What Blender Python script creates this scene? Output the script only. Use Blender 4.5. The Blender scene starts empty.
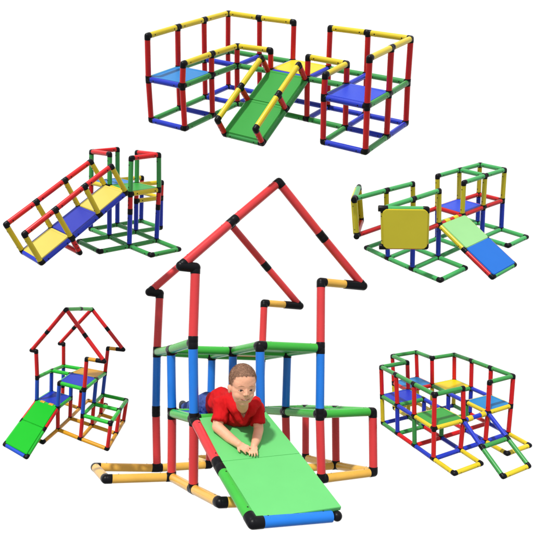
import bpy, bmesh, math, random
from mathutils import Vector, Matrix, noise
from mathutils.bvhtree import BVHTree

# ---------------------------------------------------------------- camera, light, exposure
UNIT = 0.40            # metres per tube-and-connector cell of the large frame
DEPTH0 = 8.801         # how far, in cells, every structure's middle stands from the camera
scene = bpy.context.scene
cam = bpy.data.objects.new('camera', bpy.data.cameras.new('camera'))
scene.collection.objects.link(cam)
cam.data.sensor_width = 36; cam.data.sensor_fit = 'HORIZONTAL'
cam.data.lens = 36 * 600.0 / 533.0
cam.data.clip_start = 0.05; cam.data.clip_end = 200
cam.location = (0, 0, 0); cam.rotation_euler = (math.radians(90), 0, 0)
scene.camera = cam

w = bpy.data.worlds.new('World'); scene.world = w; w.use_nodes = True
wn = w.node_tree; bg = wn.nodes['Background']
tc = wn.nodes.new('ShaderNodeTexCoord'); sp = wn.nodes.new('ShaderNodeSeparateXYZ')
rp = wn.nodes.new('ShaderNodeValToRGB')
wn.links.new(tc.outputs['Generated'], sp.inputs[0])
mr = wn.nodes.new('ShaderNodeMapRange'); mr.inputs['From Min'].default_value = -1
wn.links.new(sp.outputs['Z'], mr.inputs['Value']); wn.links.new(mr.outputs['Result'], rp.inputs['Fac'])
rp.color_ramp.elements[0].position = 0.2; rp.color_ramp.elements[0].color = (0.45, 0.45, 0.45, 1)
rp.color_ramp.elements[1].position = 0.8; rp.color_ramp.elements[1].color = (0.95, 0.97, 1.0, 1)
wn.links.new(rp.outputs['Color'], bg.inputs['Color']); bg.inputs['Strength'].default_value = 0.80

sun = bpy.data.objects.new('sun', bpy.data.lights.new('sun', 'SUN')); scene.collection.objects.link(sun)
sun.data.energy = 3.3; sun.data.angle = math.radians(3.0); sun.data.color = (1.0, 0.97, 0.92)
SUN = Vector((-0.22, -0.55, 0.80))
sun.rotation_euler = SUN.to_track_quat('Z', 'Y').to_euler()
vs = scene.view_settings; scene.display_settings.display_device = 'sRGB'
vs.view_transform = 'Standard'; vs.look = 'None'; vs.exposure = 0; vs.gamma = 1; vs.use_curve_mapping = False

# ---------------------------------------------------------------- the white backdrop
def backdrop():
    m = bpy.data.materials.new('white_backdrop_paper'); m.use_nodes = True
    b = m.node_tree.nodes['Principled BSDF']; b.inputs['Roughness'].default_value = 0.9
    nz = m.node_tree.nodes.new('ShaderNodeTexNoise'); nz.inputs['Scale'].default_value = 3
    cr = m.node_tree.nodes.new('ShaderNodeValToRGB')
    cr.color_ramp.elements[0].color = (.96, .96, .965, 1); cr.color_ramp.elements[1].color = (.98, .98, .985, 1)
    m.node_tree.links.new(nz.outputs['Fac'], cr.inputs['Fac']); m.node_tree.links.new(cr.outputs['Color'], b.inputs['Base Color'])
    b.inputs['Specular IOR Level'].default_value = 0
    bm = bmesh.new()
    v = [bm.verts.new(p) for p in ((-40, 16, -30), (40, 16, -30), (40, 16, 30), (-40, 16, 30))]
    bm.faces.new(v[::1])
    me = bpy.data.meshes.new('backdrop'); bm.to_mesh(me); bm.free(); me.materials.append(m)
    o = bpy.data.objects.new('backdrop', me); scene.collection.objects.link(o); o['kind'] = 'structure'
backdrop()

POSE = {
'A': {'w': [-0.96165, -0.29233, -0.53883], 't': [-2.66179, 3.57953, -14.64269], 'A': [0.0132, 0.0138, -0.00829, 0.00896, 0.01285, -0.03103], 'Q': [0.01767, -0.0263, 0.0067, 0.02302, -0.02385, 0.00664, -0.0464, -0.01348, 0.00334, -0.00154, -0.01736, -0.00037, -0.02085, -0.02173, -0.01759, 0.01577, 0.01432, -0.02678], 'c': [2.5, 1.5, 1.0], 's': 2.5, 'dep': 13.81188, 'snap': [[0.0, 0.0, 2.0, 0.0002, -0.0061, -0.0079], [0.0, 1.0, 2.0, 0.0021, 0.004, 0.0033], [0.0, 2.0, 2.0, -0.0029, -0.0002, 0.0022], [0.0, 3.0, 2.0, 0.0031, 0.0036, 0.002], [1.0, 3.0, 2.0, -0.0077, -0.0066, -0.0019], [2.0, 3.0, 2.0, 0.0002, 0.0049, 0.006], [3.0, 3.0, 2.0, 0.0096, -0.0009, -0.0094], [4.0, 3.0, 2.0, -0.011, -0.0057, 0.0021], [5.0, 3.0, 2.0, 0.0063, 0.003, -0.0015], [5.0, 2.0, 2.0, -0.0009, 0.0001, 0.0009], [5.0, 1.0, 2.0, -0.0037, -0.0028, -0.0004], [1.0, 0.0, 1.5, 0.0112, 0.0109, 0.0044], [1.0, 1.0, 1.5, 0.0048, 0.0057, 0.0031], [1.0, 2.0, 1.5, 0.0148, -0.0025, -0.0157], [2.0, 2.0, 1.5, -0.0156, 0.0001, 0.0133], [3.0, 2.0, 1.5, 0.0017, 0.0048, 0.0047], [4.0, 2.0, 1.5, -0.0073, -0.0032, 0.0021], [4.0, 1.0, 1.5, 0.011, 0.0041, -0.0042], [0.0, 0.0, 1.0, -0.01, -0.0081, -0.0018], [1.0, 0.0, 1.0, -0.012, -0.006, 0.0025], [4.0, 1.0, 1.0, -0.0033, 0.0032, 0.0068], [5.0, 1.0, 1.0, -0.0027, -0.0001, 0.0022], [5.0, 2.0, 1.0, 0.0061, 0.0001, -0.005], [5.0, 3.0, 1.0, 0.0003, -0.0003, -0.0007], [3.0, 2.0, 1.0, 0.0005, -0.0058, -0.0078], [3.0, 2.0, 0.0, -0.0027, -0.0019, -0.0001], [5.0, 3.0, 0.0, 0.002, 0.0051, 0.0048], [4.0, 1.0, 0.0, 0.0024, -0.0043, -0.0075], [5.0, 2.0, 0.0, -0.0029, -0.0003, 0.0021], [0.0, 0.0, 0.0, 0.0019, 0.0047, 0.0044], [1.0, 0.0, 0.0, 0.0046, 0.0008, -0.0028]]},
'B': {'w': [-1.69515, 0.40357, 0.3274], 't': [-0.99367, -3.01642, -7.53199], 'A': [-0.0112, 0.02196, -0.01134, 0.02368, -0.03739, -0.03726], 'Q': [-0.00192, 0.0469, 0.0133, -0.03304, 0.01138, -0.01112, 0.03905, 0.061, -0.01168, 0.0175, -0.00095, -0.01975, 0.02752, 0.03629, -0.03498, 0.04815, 0.06746, 0.0269], 'c': [1.0, 0.06, 2.23], 's': 2.23, 'dep': 8.80129, 'snap': [[0.0, 0.0, 3.0, 0.0011, -0.0008, 0.0013], [2.0, 0.0, 3.0, -0.0063, 0.0053, -0.0124], [0.0, 2.0, 3.0, -0.0208, 0.0126, -0.0133], [2.0, 2.0, 3.0, 0.0055, -0.0032, 0.0025], [0.0, 0.0, 2.0, -0.0029, -0.0024, 0.021], [0.0, 1.0, 2.0, -0.0191, 0.0124, -0.0166], [0.0, 2.0, 2.0, 0.0019, -0.0037, 0.0151], [1.0, 1.0, 2.0, -0.0087, 0.0041, 0.001], [1.0, 0.0, 2.0, -0.0138, 0.0031, 0.0202], [2.0, 0.0, 2.0, -0.0032, -0.0005, 0.0114], [0.0, 0.0, 1.0, 0.0142, -0.0064, -0.0033], [0.0, 2.0, 1.0, 0.0096, -0.0044, -0.0017], [0.0, 1.0, 1.0, 0.0059, -0.0038, 0.005], [2.0, 0.0, 1.0, -0.0091, 0.0029, 0.0086], [3.0, 0.0, 1.0, -0.0054, 0.0026, 0.0005], [2.0, 1.0, 1.0, -0.0248, 0.0127, -0.0029], [0.0, 0.0, 0.0, -0.0019, 0.0014, -0.0028], [0.0, 1.0, 0.0, -0.0051, 0.0043, -0.0097], [0.0, 2.0, 0.0, 0.0221, -0.0087, -0.0119], [-1.0, 1.0, 0.0, 0.003, 0.0003, -0.01], [-1.0, 2.0, 0.0, -0.015, 0.0037, 0.0204], [0.0, -1.0, 0.0, -0.0199, 0.0028, 0.0383], [2.0, 0.0, 0.0, 0.0113, -0.0063, 0.0042], [3.0, 0.0, 0.0, -0.0015, -0.0012, 0.0108], [3.0, 1.0, 0.0, 0.0013, 0.0026, -0.0177], [3.0, 2.0, 0.0, 0.0038, -0.0021, 0.0014], [1.0, 2.0, 0.0, -0.0135, 0.0053, 0.0075], [0.0, -1.88, 0.03, -0.0078, 0.003, 0.0047], [1.0, -1.88, 0.03, 0.0015, 0.0008, -0.0087], [0.0, -0.94, 0.52, 0.0108, 0.0013, -0.0366], [1.0, -0.94, 0.52, 0.0252, -0.0111, -0.0068], [0.0, 0.0, 1.0, 0.0187, -0.0063, -0.0161], [1.21, 0.0, 4.46, 0.0014, -0.0007, -0.0001], [-0.2, 0.0, 3.03, 0.0009, -0.001, 0.0034], [2.8, 0.0, 3.03, 0.0066, -0.002, -0.007], [-0.2, 2.0, 3.03, 0.0184, -0.0086, -0.0022], [2.8, 2.0, 3.03, 0.0161, -0.0082, 0.0019]]},
'C': {'w': [-1.42816, -0.05551, -0.24617], 't': [-8.26199, -5.78853, -20.69415], 'A': [-0.02989, -0.0816, 0.02152, -0.00414, -0.0612, -0.04051], 'Q': [0.08982, 0.05451, -0.01946, -0.07506, 0.02726, 0.05675, 0.03627, 0.07806, 0.09154, -0.0516, -0.01898, -0.04352, 0.03452, 0.01075, -0.09984, -0.01213, 0.01398, 0.08819], 'c': [1.4, 0.56, 2.23], 's': 2.44, 'dep': 20.9987, 'snap': [[0.0, 0.0, 3.0, 0.0105, -0.0012, -0.0215], [2.0, 0.0, 3.0, 0.0052, 0.0005, -0.0035], [0.0, 0.0, 2.0, 0.0164, 0.0034, 0.0019], [0.0, 1.0, 2.0, 0.0091, 0.0047, 0.0201], [0.0, 2.0, 2.0, 0.0104, 0.004, 0.0136], [1.0, 1.0, 2.0, -0.0372, -0.003, 0.0275], [1.0, 0.0, 2.0, 0.0138, 0.0023, -0.0022], [2.0, 0.0, 2.0, -0.0018, -0.0031, -0.0181], [2.0, 1.0, 2.0, 0.0033, 0.0029, 0.0155], [2.0, 2.0, 2.0, -0.0026, -0.0019, -0.0093], [1.0, 0.0, 1.0, -0.0143, -0.0046, -0.0125], [2.0, 0.0, 1.0, -0.0017, -0.0017, -0.0094], [3.0, 0.0, 1.0, 0.0119, 0.0031, 0.0052], [3.0, 1.0, 1.0, -0.0067, 0.0014, 0.018], [3.0, 2.0, 1.0, -0.009, -0.0006, 0.0077], [1.0, 0.0, 0.0, 0.0054, 0.0015, 0.0034], [2.0, 0.0, 0.0, -0.0109, -0.0023, -0.0016], [3.0, 0.0, 0.0, 0.0039, -0.0021, -0.0191], [3.0, 1.0, 0.0, -0.0054, 0.0002, 0.0079], [3.0, 2.0, 0.0, 0.0026, -0.0009, -0.0093], [2.0, 1.0, 0.0, 0.0135, 0.0031, 0.0037], [2.0, 2.0, 0.0, 0.0176, 0.0044, 0.0071], [1.0, 1.0, 0.0, 0.0018, -0.0008, -0.0075], [1.0, 2.0, 0.0, -0.0075, -0.0023, -0.0057], [1.0, 3.0, 0.0, 0.0154, 0.0008, -0.0141], [2.0, 3.0, 0.0, -0.0223, -0.0029, 0.0092], [1.0, -1.0, 0.0, 0.0044, 0.0052, 0.0288], [1.21, 0.0, 4.46, -0.0133, 0.0019, 0.0299], [-0.2, 0.0, 3.03, -0.0043, -0.0028, -0.0132], [2.6, 0.0, 3.03, 0.0044, 0.0011, 0.0016], [-0.2, 2.0, 3.03, -0.0103, -0.0015, 0.0032], [2.6, 2.0, 3.03, 0.0043, -0.001, -0.0122], [1.21, 2.0, 4.46, 0.0093, -0.0015, -0.0216], [1.0, -1.88, 0.03, -0.0075, -0.0042, -0.0186], [0.0, -1.88, 0.03, 0.0035, 0.0032, 0.0171], [0.0, 0.0, 1.0, -0.0126, -0.0058, -0.0225]]},
'D': {'w': [-1.1431, 0.59769, 0.69181], 't': [-5.44513, 1.13443, -18.51574], 'A': [-0.00914, 0.00722, 0.00709, -0.00101, -0.00615, 0.00123], 'Q': [-0.00032, 0.01079, -0.00437, -0.00385, 0.02452, -0.01297, -0.03152, -0.02012, 0.02087, 0.03105, 0.01882, -0.01537, 0.02083, 0.02718, -0.05103, 0.00795, 0.02036, -0.01171], 'c': [0.5, -1.5, 1.25], 's': 1.5, 'dep': 18.03991, 'snap': [[0.0, -2.0, 2.5, -0.0005, -0.0035, -0.0082], [1.0, -2.0, 2.5, 0.0008, 0.0049, 0.0115], [1.0, -1.0, 2.5, -0.0041, 0.0006, -0.0087], [0.0, 0.0, 2.5, 0.006, -0.0118, -0.0089], [0.0, -1.0, 2.5, -0.0036, 0.0059, 0.0029], [1.0, 0.0, 2.5, -0.0013, 0.0061, 0.0089], [0.0, -2.0, 1.5, -0.0059, 0.002, -0.0101], [1.0, -2.0, 1.5, 0.0163, -0.0147, 0.01], [0.0, -1.0, 1.5, 0.0024, 0.0084, 0.0225], [2.0, 0.0, 1.5, 0.0023, -0.001, 0.0034], [2.0, -1.0, 1.5, -0.0002, -0.0049, -0.0101], [1.0, -1.0, 1.0, -0.0091, 0.0077, -0.0067], [2.0, -1.0, 1.0, -0.0062, 0.0019, -0.0111], [0.0, -2.0, 0.0, -0.0022, -0.0042, -0.0136], [1.0, -2.0, 0.0, -0.003, 0.0022, -0.0029], [0.0, -1.0, 0.0, 0.0074, -0.0069, 0.004], [1.0, -1.0, 0.0, 0.0019, 0.0018, 0.0082], [1.0, 0.0, 0.0, 0.0026, -0.0036, -0.0008], [2.0, 0.0, 0.0, -0.0024, 0.0059, 0.0059], [2.0, -1.0, 0.0, 0.005, -0.0033, 0.0055], [0.0, -3.0, 0.0, -0.0038, 0.0073, 0.0054], [1.0, -3.0, 0.0, -0.001, 0.0012, 0.0001], [-1.0, -1.0, 0.0, -0.0087, 0.0151, 0.0089], [-1.0, -2.0, 0.0, 0.0092, -0.0125, -0.0027], [0.0, 0.0, 0.0, -0.0018, -0.0046, -0.0133]]},
'E': {'w': [-1.12216, 0.26759, 0.58336], 't': [2.66709, -0.04922, -16.89053], 'A': [0.01743, 0.02736, -0.02395, -0.03167, -0.00316, -0.00365], 'Q': [-0.06677, -0.01262, 0.00548, 0.04691, -0.03488, -0.03701, 0.0097, 0.0149, -0.04435, 0.02206, -0.01778, -0.0022, -0.03356, 0.0355, 0.01803, 0.00065, -0.00113, 0.00016], 'c': [2.5, -0.94, 1.0], 's': 2.5, 'dep': 16.89102, 'snap': [[0.0, -1.0, 2.0, 0.0017, 0.0046, 0.0102], [1.0, -1.0, 2.0, 0.0027, 0.0008, 0.0045], [2.0, -1.0, 2.0, -0.0155, 0.0093, -0.0008], [3.0, -1.0, 2.0, 0.0023, 0.0003, 0.0033], [4.0, -1.0, 2.0, -0.0028, 0.0031, 0.0025], [5.0, -1.0, 2.0, -0.0062, 0.0021, -0.0034], [0.0, 0.0, 2.0, -0.0127, 0.0089, 0.0016], [1.0, 0.0, 2.0, 0.0186, -0.0129, -0.0022], [2.0, 0.0, 2.0, -0.0068, -0.0073, -0.021], [3.0, 0.0, 2.0, 0.0061, -0.0041, -0.0004], [4.0, 0.0, 2.0, 0.0005, 0.0008, 0.002], [5.0, 0.0, 2.0, 0.0117, -0.0065, 0.0016], [0.0, 0.0, 1.0, -0.0029, -0.0003, -0.0038], [5.0, -1.0, 1.0, -0.0066, 0.0011, -0.0055], [4.0, -1.0, 1.0, -0.004, 0.0079, 0.0097], [2.0, -1.0, 1.0, -0.0003, 0.0036, 0.0063], [3.0, -1.0, 1.0, 0.0012, 0.0037, 0.0081], [5.0, -1.0, 0.0, 0.0121, -0.0056, 0.0036], [2.0, -1.0, 0.0, 0.0024, -0.0018, -0.0006], [1.0, -1.0, 0.0, -0.0054, 0.0025, -0.0017], [1.0, 0.0, 0.0, -0.0003, -0.005, -0.0093], [1.0, 1.0, 0.0, 0.0068, -0.0037, 0.0011], [2.0, -2.88, 0.0, -0.005, 0.0053, 0.004], [3.0, -2.88, 0.0, -0.0001, -0.0028, -0.0051], [0.707, -1.707, 2.0, 0.007, -0.006, -0.0028], [0.707, -1.707, 1.0, 0.0066, -0.0154, -0.0205], [0.707, 0.707, 2.0, -0.0064, 0.005, 0.0018], [0.707, 0.707, 1.0, 0.0036, 0.0037, 0.0108], [1.0, -2.0, 0.0, -0.0026, 0.0087, 0.0128], [2.0, -2.0, 0.0, 0.0002, -0.0025, -0.0044], [5.0, -2.0, 0.0, 0.001, -0.0048, -0.0076], [4.0, -2.0, 0.0, 0.0062, 0.0009, 0.0087], [5.0, 0.0, 0.0, -0.0129, 0.0061, -0.0037]]},
'F': {'w': [-1.39498, 0.21389, 0.34416], 't': [3.62972, -5.21305, -21.62901], 'A': [0.00493, 0.02934, 0.00126, -0.02183, -0.0347, 0.00075], 'Q': [-0.04518, 0.02309, -0.00778, 0.01071, -0.02616, -0.01834, 0.01508, -0.02174, -0.03905, 0.0276, 0.01936, -0.02478, -0.012, 0.04211, -0.00559, -0.00245, 0.03677, 0.05017], 'c': [1.5, -2.5, 1.0], 's': 2.5, 'dep': 19.19583, 'snap': [[0.0, -1.0, 2.0, 0.0156, -0.0071, -0.0067], [0.0, -2.0, 2.0, -0.0118, 0.0067, 0.0124], [0.0, -3.0, 2.0, -0.008, 0.004, 0.0057], [0.0, -4.0, 2.0, 0.0022, 0.0001, 0.0048], [1.0, -4.0, 2.0, 0.0005, 0.0003, 0.0028], [2.0, -4.0, 2.0, 0.0021, -0.0024, -0.0088], [3.0, -4.0, 2.0, 0.0068, -0.0021, 0.0025], [1.0, -1.0, 2.0, 0.0049, -0.0018, 0.0001], [1.0, 0.0, 2.0, -0.0028, 0.0005, -0.0033], [2.0, 0.0, 2.0, -0.0007, 0.0012, 0.0051], [2.0, -1.0, 2.0, 0.009, -0.0025, 0.005], [3.0, -1.0, 2.0, 0.001, -0.0018, -0.0076], [3.0, -2.0, 2.0, -0.006, 0.002, -0.0015], [3.0, -3.0, 2.0, -0.0132, 0.0048, -0.001], [0.0, -4.0, 1.0, -0.007, 0.0005, -0.012], [0.0, -1.0, 1.0, -0.0016, -0.0013, -0.0107], [0.0, -3.0, 1.0, -0.0126, 0.0048, 0.0004], [3.0, -4.0, 1.0, 0.0047, -0.0002, 0.0085], [2.0, -4.0, 1.0, 0.0039, -0.0017, -0.0014], [2.0, -3.0, 1.0, -0.0151, 0.0069, 0.0068], [1.0, -4.0, 1.0, 0.0299, -0.0135, -0.0125], [0.0, -4.0, 0.0, 0.011, -0.0049, -0.0044], [1.0, -4.0, 0.0, -0.0011, 0.0004, 0.0001], [2.0, -4.0, 0.0, 0.0023, -0.0013, -0.0025], [3.0, -4.0, 0.0, 0.0124, -0.0049, -0.0012], [0.0, -1.0, 0.0, -0.0005, 0.0008, 0.0034], [0.0, -2.0, 0.0, -0.0056, 0.0031, 0.0057], [0.0, -3.0, 0.0, 0.005, -0.0017, 0.0009], [0.0, -5.0, 0.0, 0.006, -0.0017, 0.0032], [1.0, -5.0, 0.0, -0.0199, 0.0077, 0.001], [2.0, -5.0, 0.0, -0.0015, 0.0026, 0.011], [3.0, -5.0, 0.0, -0.0096, 0.0025, -0.0059]]},
}

# ---------------------------------------------------------------- helpers
def link(o):
    bpy.context.scene.collection.objects.link(o); return o

def tag(o, label=None, cat=None, group=None, kind=None):
    if label: o['label'] = label
    if cat: o['category'] = cat
    if group: o['group'] = group
    if kind: o['kind'] = kind
    return o

def nd(nt, typ, **kw):
    n = nt.nodes.new(typ)
    for k, v in kw.items(): setattr(n, k, v)
    return n

MATS = {}
def plastic(name, rgb, rough=0.38, spec=0.5, var=0.06, bump=0.0003, scale=9.0, sss=0.0, grime=0.0):
    """moulded plastic: slight tone drift, scuffed gloss, faint orange-peel"""
    if name in MATS: return MATS[name]
    m = bpy.data.materials.new(name); m.use_nodes = True
    nt = m.node_tree; b = nt.nodes['Principled BSDF']
    tc = nd(nt, 'ShaderNodeTexCoord')
    n1 = nd(nt, 'ShaderNodeTexNoise'); n1.inputs['Scale'].default_value = scale
    n1.inputs['Detail'].default_value = 4
    nt.links.new(tc.outputs['Object'], n1.inputs['Vector'])
    hs = nd(nt, 'ShaderNodeMapRange')
    hs.inputs['From Min'].default_value = 0.3; hs.inputs['From Max'].default_value = 0.7
    hs.inputs['To Min'].default_value = 1 - var; hs.inputs['To Max'].default_value = 1 + var
    nt.links.new(n1.outputs['Fac'], hs.inputs['Value'])
    hv = nd(nt, 'ShaderNodeHueSaturation'); hv.inputs['Color'].default_value = (*rgb, 1)
    nt.links.new(hs.outputs['Result'], hv.inputs['Value'])
    nt.links.new(hv.outputs['Color'], b.inputs['Base Color'])
    n2 = nd(nt, 'ShaderNodeTexNoise'); n2.inputs['Scale'].default_value = scale * 7
    n2.inputs['Detail'].default_value = 3
    nt.links.new(tc.outputs['Object'], n2.inputs['Vector'])
    rr = nd(nt, 'ShaderNodeMapRange')
    rr.inputs['To Min'].default_value = rough - 0.03; rr.inputs['To Max'].default_value = rough + 0.07
    nt.links.new(n2.outputs['Fac'], rr.inputs['Value'])
    nt.links.new(rr.outputs['Result'], b.inputs['Roughness'])
    bp = nd(nt, 'ShaderNodeBump'); bp.inputs['Strength'].default_value = 0.15 if bump > .0003 else 0.03
    bp.inputs['Distance'].default_value = bump
    nt.links.new(n2.outputs['Fac'], bp.inputs['Height'])
    nt.links.new(bp.outputs['Normal'], b.inputs['Normal'])
    b.inputs['Specular IOR Level'].default_value = spec
    if sss:
        b.inputs['Subsurface Weight'].default_value = sss
        b.inputs['Subsurface Radius'].default_value = (0.012, 0.005, 0.003)
        b.inputs['Subsurface Scale'].default_value = 1.0
    MATS[name] = m
    return m

def srgb(*c):
    return tuple((v / 255 / 12.92) if v / 255 <= 0.04045 else ((v / 255 + 0.055) / 1.055) ** 2.4 for v in c)

def smooth_mesh(bm, name, mats):
    me = bpy.data.meshes.new(name); bm.to_mesh(me); bm.free()
    for m in mats: me.materials.append(m)
    return me

def part(name, bm, mats, parent, smooth=True, label=None):
    if not isinstance(mats, (list, tuple)): mats = [mats]
    me = smooth_mesh(bm, name, mats)
    if smooth:
        me.polygons.foreach_set('use_smooth', [True] * len(me.polygons))
        me.set_sharp_from_angle(angle=math.radians(38))
    o = link(bpy.data.objects.new(name, me)); o.parent = parent
    if label: o['label'] = label
    return o

def frame(d):
    d = d.normalized()
    a = Vector((0, 0, 1)) if abs(d.z) < 0.9 else Vector((1, 0, 0))
    s = d.cross(a).normalized(); return d, s, s.cross(d).normalized()

def ring(bm, c, s, t, r, n):
    return [bm.verts.new(c + s * (r * math.cos(2 * math.pi * i / n)) + t * (r * math.sin(2 * math.pi * i / n))) for i in range(n)]

def loft(bm, rings, mi=0, cap=True):
    n = len(rings[0])
    for a, b in zip(rings, rings[1:]):
        for i in range(n):
            f = bm.faces.new((a[i], a[(i + 1) % n], b[(i + 1) % n], b[i])); f.material_index = mi
    if cap:
        f = bm.faces.new(rings[0][::-1]); f.material_index = mi
        f = bm.faces.new(rings[-1]); f.material_index = mi

def tube(bm, a, b, r, n=20, mi=0, rounding=0.0):
    d, s, t = frame(b - a); L = (b - a).length
    rs = []
    if rounding > 0:
        q = rounding
        prof = [(0, r - q), (q * .3, r - q * .3), (q, r), (L - q, r), (L - q * .3, r - q * .3), (L, r - q)]
    else:
        prof = [(0, r), (L, r)]
    for z, rr in prof: rs.append(ring(bm, a + d * z, s, t, rr, n))
    loft(bm, rs, mi)

def ball(bm, c, r, mi=0, u=20, v=12):
    g = bmesh.ops.create_uvsphere(bm, u_segments=u, v_segments=v, radius=r, matrix=Matrix.Translation(c))
    for vv in g['verts']:
        for f in vv.link_faces: f.material_index = mi

# ---------------------------------------------------------------- a structure
class Structure:
    """tubes and connectors on a grid of one-tube cells; node positions follow the real, slightly
    out-of-true assembly measured for this structure."""
    def __init__(s, key, name, label, cat, group, radius, pal, screws=True):
        P = POSE[key]; s.P = P; s.key = key
        s.R = rot(P['w']); s.t = Vector(P['t'])
        s.k = UNIT * DEPTH0 / P['dep']              # metres per grid unit
        s.c = P['c']; s.s = P['s']; s.r = radius * s.k; s.ru = radius
        s.snap = {tuple(a[:3]): Vector(a[3:]) for a in P.get('snap', [])}
        s.pal = pal; s.screws = screws
        s.pins = ((0, .19), (3, .19)) if key != 'B' else ((1, .17),); s.pinr = {'B': .15, 'D': .30, 'F': .2}.get(key, .25)
        s.root = link(bpy.data.objects.new(name, None)); tag(s.root, label, cat, group)
        C = Matrix(((1, 0, 0), (0, 0, -1), (0, 1, 0)))   # camera frame -> world (camera looks along +Y)
        Rw = C @ s.R
        s.root.matrix_world = Matrix.Translation(C @ (s.t * s.k)) @ Rw.to_4x4()
        s.arms = {}; s.ntube = 0
    def g(s, x, y, z):
        """grid -> local metres"""
        k = (round(x, 3), round(y, 3), round(z, 3))
        U = [(v - c) / s.s for v, c in zip((x, y, z), s.c)]
        q = s.P['A']; a, b, c = U
        S = ((q[0], q[1], q[2]), (q[1], q[3], q[4]), (q[2], q[4], q[5]))
        m = (a * a, a * b, a * c, b * b, b * c, c * c); Q = s.P['Q']
        o = [U[i] + sum(S[i][j] * U[j] for j in range(3)) + sum(m[j] * Q[3 * j + i] for j in range(6)) for i in range(3)]
        v = Vector([o[i] * s.s + s.c[i] for i in range(3)])
        if k in s.snap: v += s.snap[k]
        else:                                        # between measured joints: blend their offsets
            tw = 0.12; tv = Vector()
            for kk, dv in s.snap.items():
                w_ = math.exp(-((kk[0] - x) ** 2 + (kk[1] - y) ** 2 + (kk[2] - z) ** 2) / .5); tw += w_; tv += dv * w_
            v += tv / tw
        return v * s.k
    def note(s, p, d):
        k = tuple(round(v, 3) for v in p)
        s.arms.setdefault(k, []).append(d)
    def tube(s, col, a, b, name=None, parent=None, conn=True, ends=(1, 1), r=None):
        A, B = s.g(*a), s.g(*b)
        if conn:
            s.note(a, (B - A).normalized()); s.note(b, (A - B).normalized())
        d = (B - A).normalized(); r = r or s.r
        bm = bmesh.new()
        e = 0.07 * s.k
        tube(bm, A + d * e * ends[0], B - d * e * ends[1], r)
        if s.screws:
            _, sx, ty = frame(d)
            # press-in locking pins near both ends, on two faces of the tube
            for P0, sg in ((A, 1), (B, -1)):
                for j, off in s.pins:
                    nrm = (sx, ty, -sx, -ty)[j]
                    c = P0 + d * sg * off * s.k
                    tube(bm, c + nrm * r * 0.9, c + nrm * (r * 1.02), s.r * s.pinr, 10, 1)
        nm = name or ('post' if abs(a[2] - b[2]) > 0.4 and a[0] == b[0] and a[1] == b[1] else 'rail')
        s.ntube += 1
        return part(nm, bm, [s.pal[col], s.pal['pin']], parent or s.root)
    def run(s, col, pts, **kw):
        for a, b in zip(pts, pts[1:]): s.tube(col, a, b, **kw)
    def posts(s, cols, x, y, zs):
        for c, z0, z1 in zip(cols, zs, zs[1:]): s.tube(c, (x, y, z0), (x, y, z1))
    def connectors(s, parent=None, arm=0.085, skip=()):
        for k, ds in s.arms.items():
            if k in skip: continue
            C = s.g(*k); bm = bmesh.new()
            uniq = []
            for d in ds:
                if not any(d.dot(e) > 0.98 for e in uniq): uniq.append(d)
            ball(bm, C, s.r * 1.05, 0, 18, 10)
            L = arm * s.k
            for d in uniq:
                tube(bm, C, C + d * L, s.r * 1.055, 20, 0, s.r * 0.10)
            part('connector', bm, s.pal['black'], parent or s.root)
        s.arms = {}
    def slab(s, col, quad, name='deck_panel', parent=None, up=None, off=None, thick=0.05, inset=0.0, cut=0.10, lip=True, bev=.28):
        """panel over a cell: quad = four grid points; rests on the tubes"""
        q = [s.g(*p) for p in quad]
        n = (q[1] - q[0]).cross(q[3] - q[0]).normalized()
        if up is not None and n.dot(up) < 0: n = -n; q = q[::-1]
        off = ((s.ru * 0.3 if s.key != 'B' else -.01) if off is None else off) * s.k
        c = sum(q, Vector()) / 4
        q = [p + (c - p) * inset for p in q]
        ol = []
        for i in range(4):
            p, a, b = q[i], q[i - 1], q[(i + 1) % 4]
            ol += [p.lerp(a, cut), p.lerp(b, cut)]
        bm = bmesh.new()
        T = thick * s.k
        lo = [bm.verts.new(p + n * off) for p in ol]
        hi = [bm.verts.new(p + n * (off + T)) for p in ol]
        bm.faces.new(lo[::-1]); top = bm.faces.new(hi)
        m = len(ol)
        for i in range(m): bm.faces.new((lo[i], lo[(i + 1) % m], hi[(i + 1) % m], hi[i]))
        es = [e for e in bm.edges]
        bmesh.ops.bevel(bm, geom=es, offset=T * bev, segments=2, affect='EDGES')
        if lip:
            bm.faces.ensure_lookup_table()
            tf = max(bm.faces, key=lambda f: f.calc_area() * (1 if f.normal.dot(n) > 0.9 else 0))
            r1 = bmesh.ops.inset_individual(bm, faces=[tf], thickness=0.05 * s.k, depth=0)
            r2 = bmesh.ops.inset_individual(bm, faces=[tf], thickness=0.010 * s.k, depth=-0.008 * s.k)
        return part(name, bm, s.pal[col], parent or s.root)
    def deck(s, col, x, y, z, **kw):
        return s.slab(col, [(x, y, z), (x + 1, y, z), (x + 1, y + 1, z), (x, y + 1, z)], up=Vector((0, 0, 1)), **kw)
    def clip(s, col, a, b, f, parent, wid=0.09):
        """hook band of a slide head around the top tube"""
        A, B = s.g(*a), s.g(*b); c = A.lerp(B, f); d = (B - A).normalized()
        bm = bmesh.new(); tube(bm, c - d * wid * s.k, c + d * wid * s.k, s.r * 1.25, 20, 0, s.r * .1)
        return part('hook', bm, s.pal[col], parent)

def rot(w):
    w = Vector(w); th = w.length
    return Matrix.Rotation(th, 3, w.normalized())

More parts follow.
